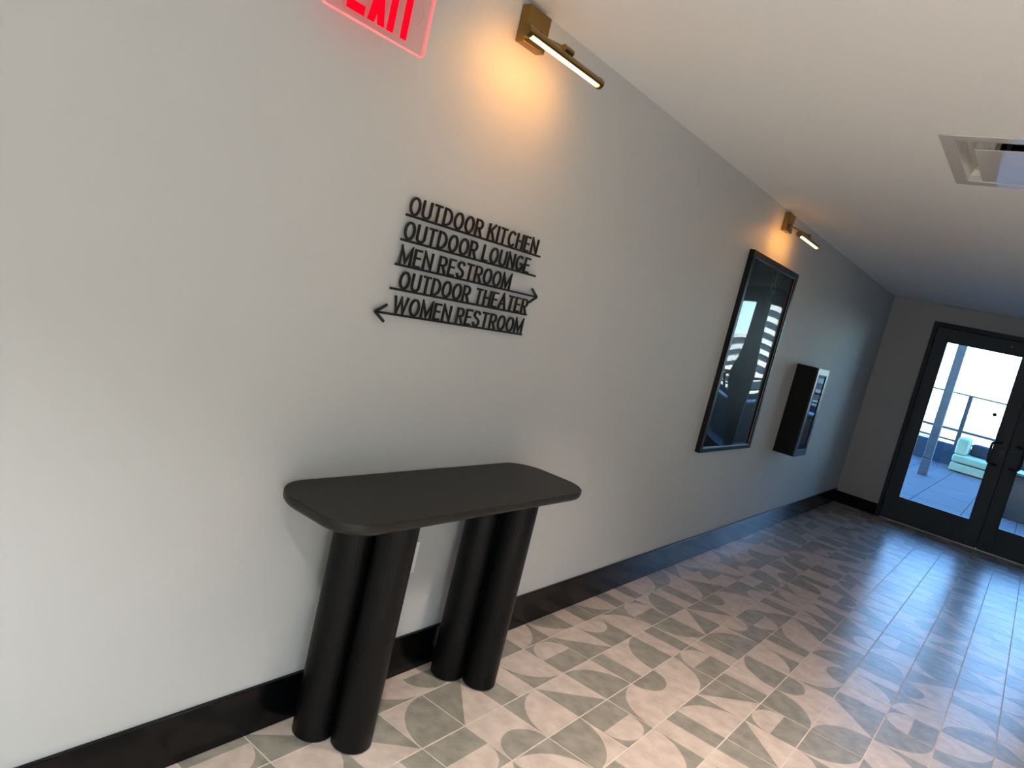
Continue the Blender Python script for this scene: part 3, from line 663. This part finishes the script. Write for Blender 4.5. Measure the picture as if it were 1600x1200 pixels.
# seafoam outdoor sofa in front of the parapet
sf = tag(empty('outdoor_sofa', (1.0, 15.0, 0)), 'seafoam outdoor daybed with a navy cushion by the parapet', 'sofa')
bobj('base', (-0.62, 0.95, -0.45, 0.55, 0.02, 0.17), M_SEAF, sf, 0.015); bobj('seat_cushion', (-0.62, 0.95, -0.44, 0.55, 0.19, 0.33), M_SEAF, sf, 0.03)
bobj('armrest', (-0.62, -0.42, -0.30, 0.55, 0.33, 0.66), M_SEAF, sf, 0.04)
bobj('back_cushion', (-0.40, 0.93, 0.30, 0.50, 0.33, 0.58), M_NAVY, sf, 0.05)
# dark planter close to the right leaf, with a few plants
pb = tag(empty('planter_box', (2.9, 10.15, 0)), 'long dark planter box on the terrace right of the door', 'planter')
bobj('trough', (-1.44, 1.6, -0.3, 0.3, 0, 0.60), M_PLANT, pb, 0.01); bobj('rim', (-1.46, 1.62, -0.32, 0.32, 0.60, 0.63), mat('planter_rim', (0.25, 0.26, 0.27), 0.5), pb, 0.004)
# terrace armchairs with bent-metal backs beyond the planter (met in the picture's reflection)
# ------------------------------------------------------------------ a shading block added overhead, the building's back, and the city
struct(bobj('roof_shade_block', (-6.0, 40.0, 1.2, YE + 0.3, 2.46, 25.0), mat('shade_block_grey', (0.45, 0.45, 0.45), 0.8)), None)  # unseen block, sized to keep the sun off the terrace
struct(bobj('wall_facade_left', (-6.0, 0.40, YE + 0.16, YE + 0.26, 0.0, 2.45), M_COLUMN)); struct(bobj('wall_facade_right', (2.38, 12.0, YE + 0.16, YE + 0.26, 0.0, 2.45), M_COLUMN))
struct(bobj('ground_city', (-900, 900, 40, 1800, -41, -40), mat('hazy_city_ground', (0.10, 0.13, 0.11), 0.9, noise=(0.05, (0.05, 0.075, 0.06), 0.35, 0.65))))
bm = bmesh.new()
for k in range(420):
    y = 150 + 900 * random.random() ** 1.3; x = random.uniform(-0.7, 0.7) * y
    s_x, s_y, h_ = random.uniform(6, 22), random.uniform(6, 20), random.uniform(4, 12) + (14 * random.random() if random.random() < 0.12 else 0)
    if abs(x - 67) < 45 and abs(y - 218) < 40: continue
    box(bm, x, x + s_x, y, y + s_y, -40, -40 + h_)
tag(from_bm('distant_city', bm, mat('pale_distant_buildings', (0.17, 0.17, 0.165), 0.9)), 'bright hazy low city far beyond the terrace', 'city', kind='stuff')
# curved white tower that the picture's glazing mirrors
tw = tag(empty('curved_tower', (61, 218, -40)), 'white tower with curved balcony bands outside, mirrored in the picture', 'building')
M_TWG = mat('tower_glass', (0.09, 0.125, 0.15), 0.4); M_TWB = mat('tower_balcony_white', (0.34, 0.35, 0.35), 0.7)
bm = bmesh.new(); lathe(bm, 0, 0, ((13.0, 0), (13.0, 78)), 64); from_bm('glazed_core', bm, M_TWG, tw, smooth=True)
bm = bmesh.new(); lathe(bm, 0, 0, ((12.9, 0.0), (15.2, 0.0), (15.2, 1.35), (15.0, 1.35), (15.0, 0.25), (12.9, 0.25)), 64)
bme = bpy.data.meshes.new('balcony_band'); bmesh.ops.recalc_face_normals(bm, faces=bm.faces); bm.to_mesh(bme); bm.free(); bme.materials.append(M_TWB)
for k in range(25):
    o = link('balcony_band', bme, None, tw); o.location = (0, 0, 2 + k * 3.1)

for k in range(10):                     # stepped wing beside the tower
    xe = 15 + (9 - k) * 2.6 + 4
    bobj('stepped_wing', (0, xe, -9, 9, 12 + k * 3.1, 15.1 + k * 3.1 - 1.3), M_TWG, tw); bobj('wing_balcony', (0, xe + 1.2, -10.2, 9, 15.1 + k * 3.1 - 1.3, 15.1 + k * 3.1), M_TWB, tw)
bobj('wing_base', (0, 50, -9, 9, 0, 12), M_TWG, tw)
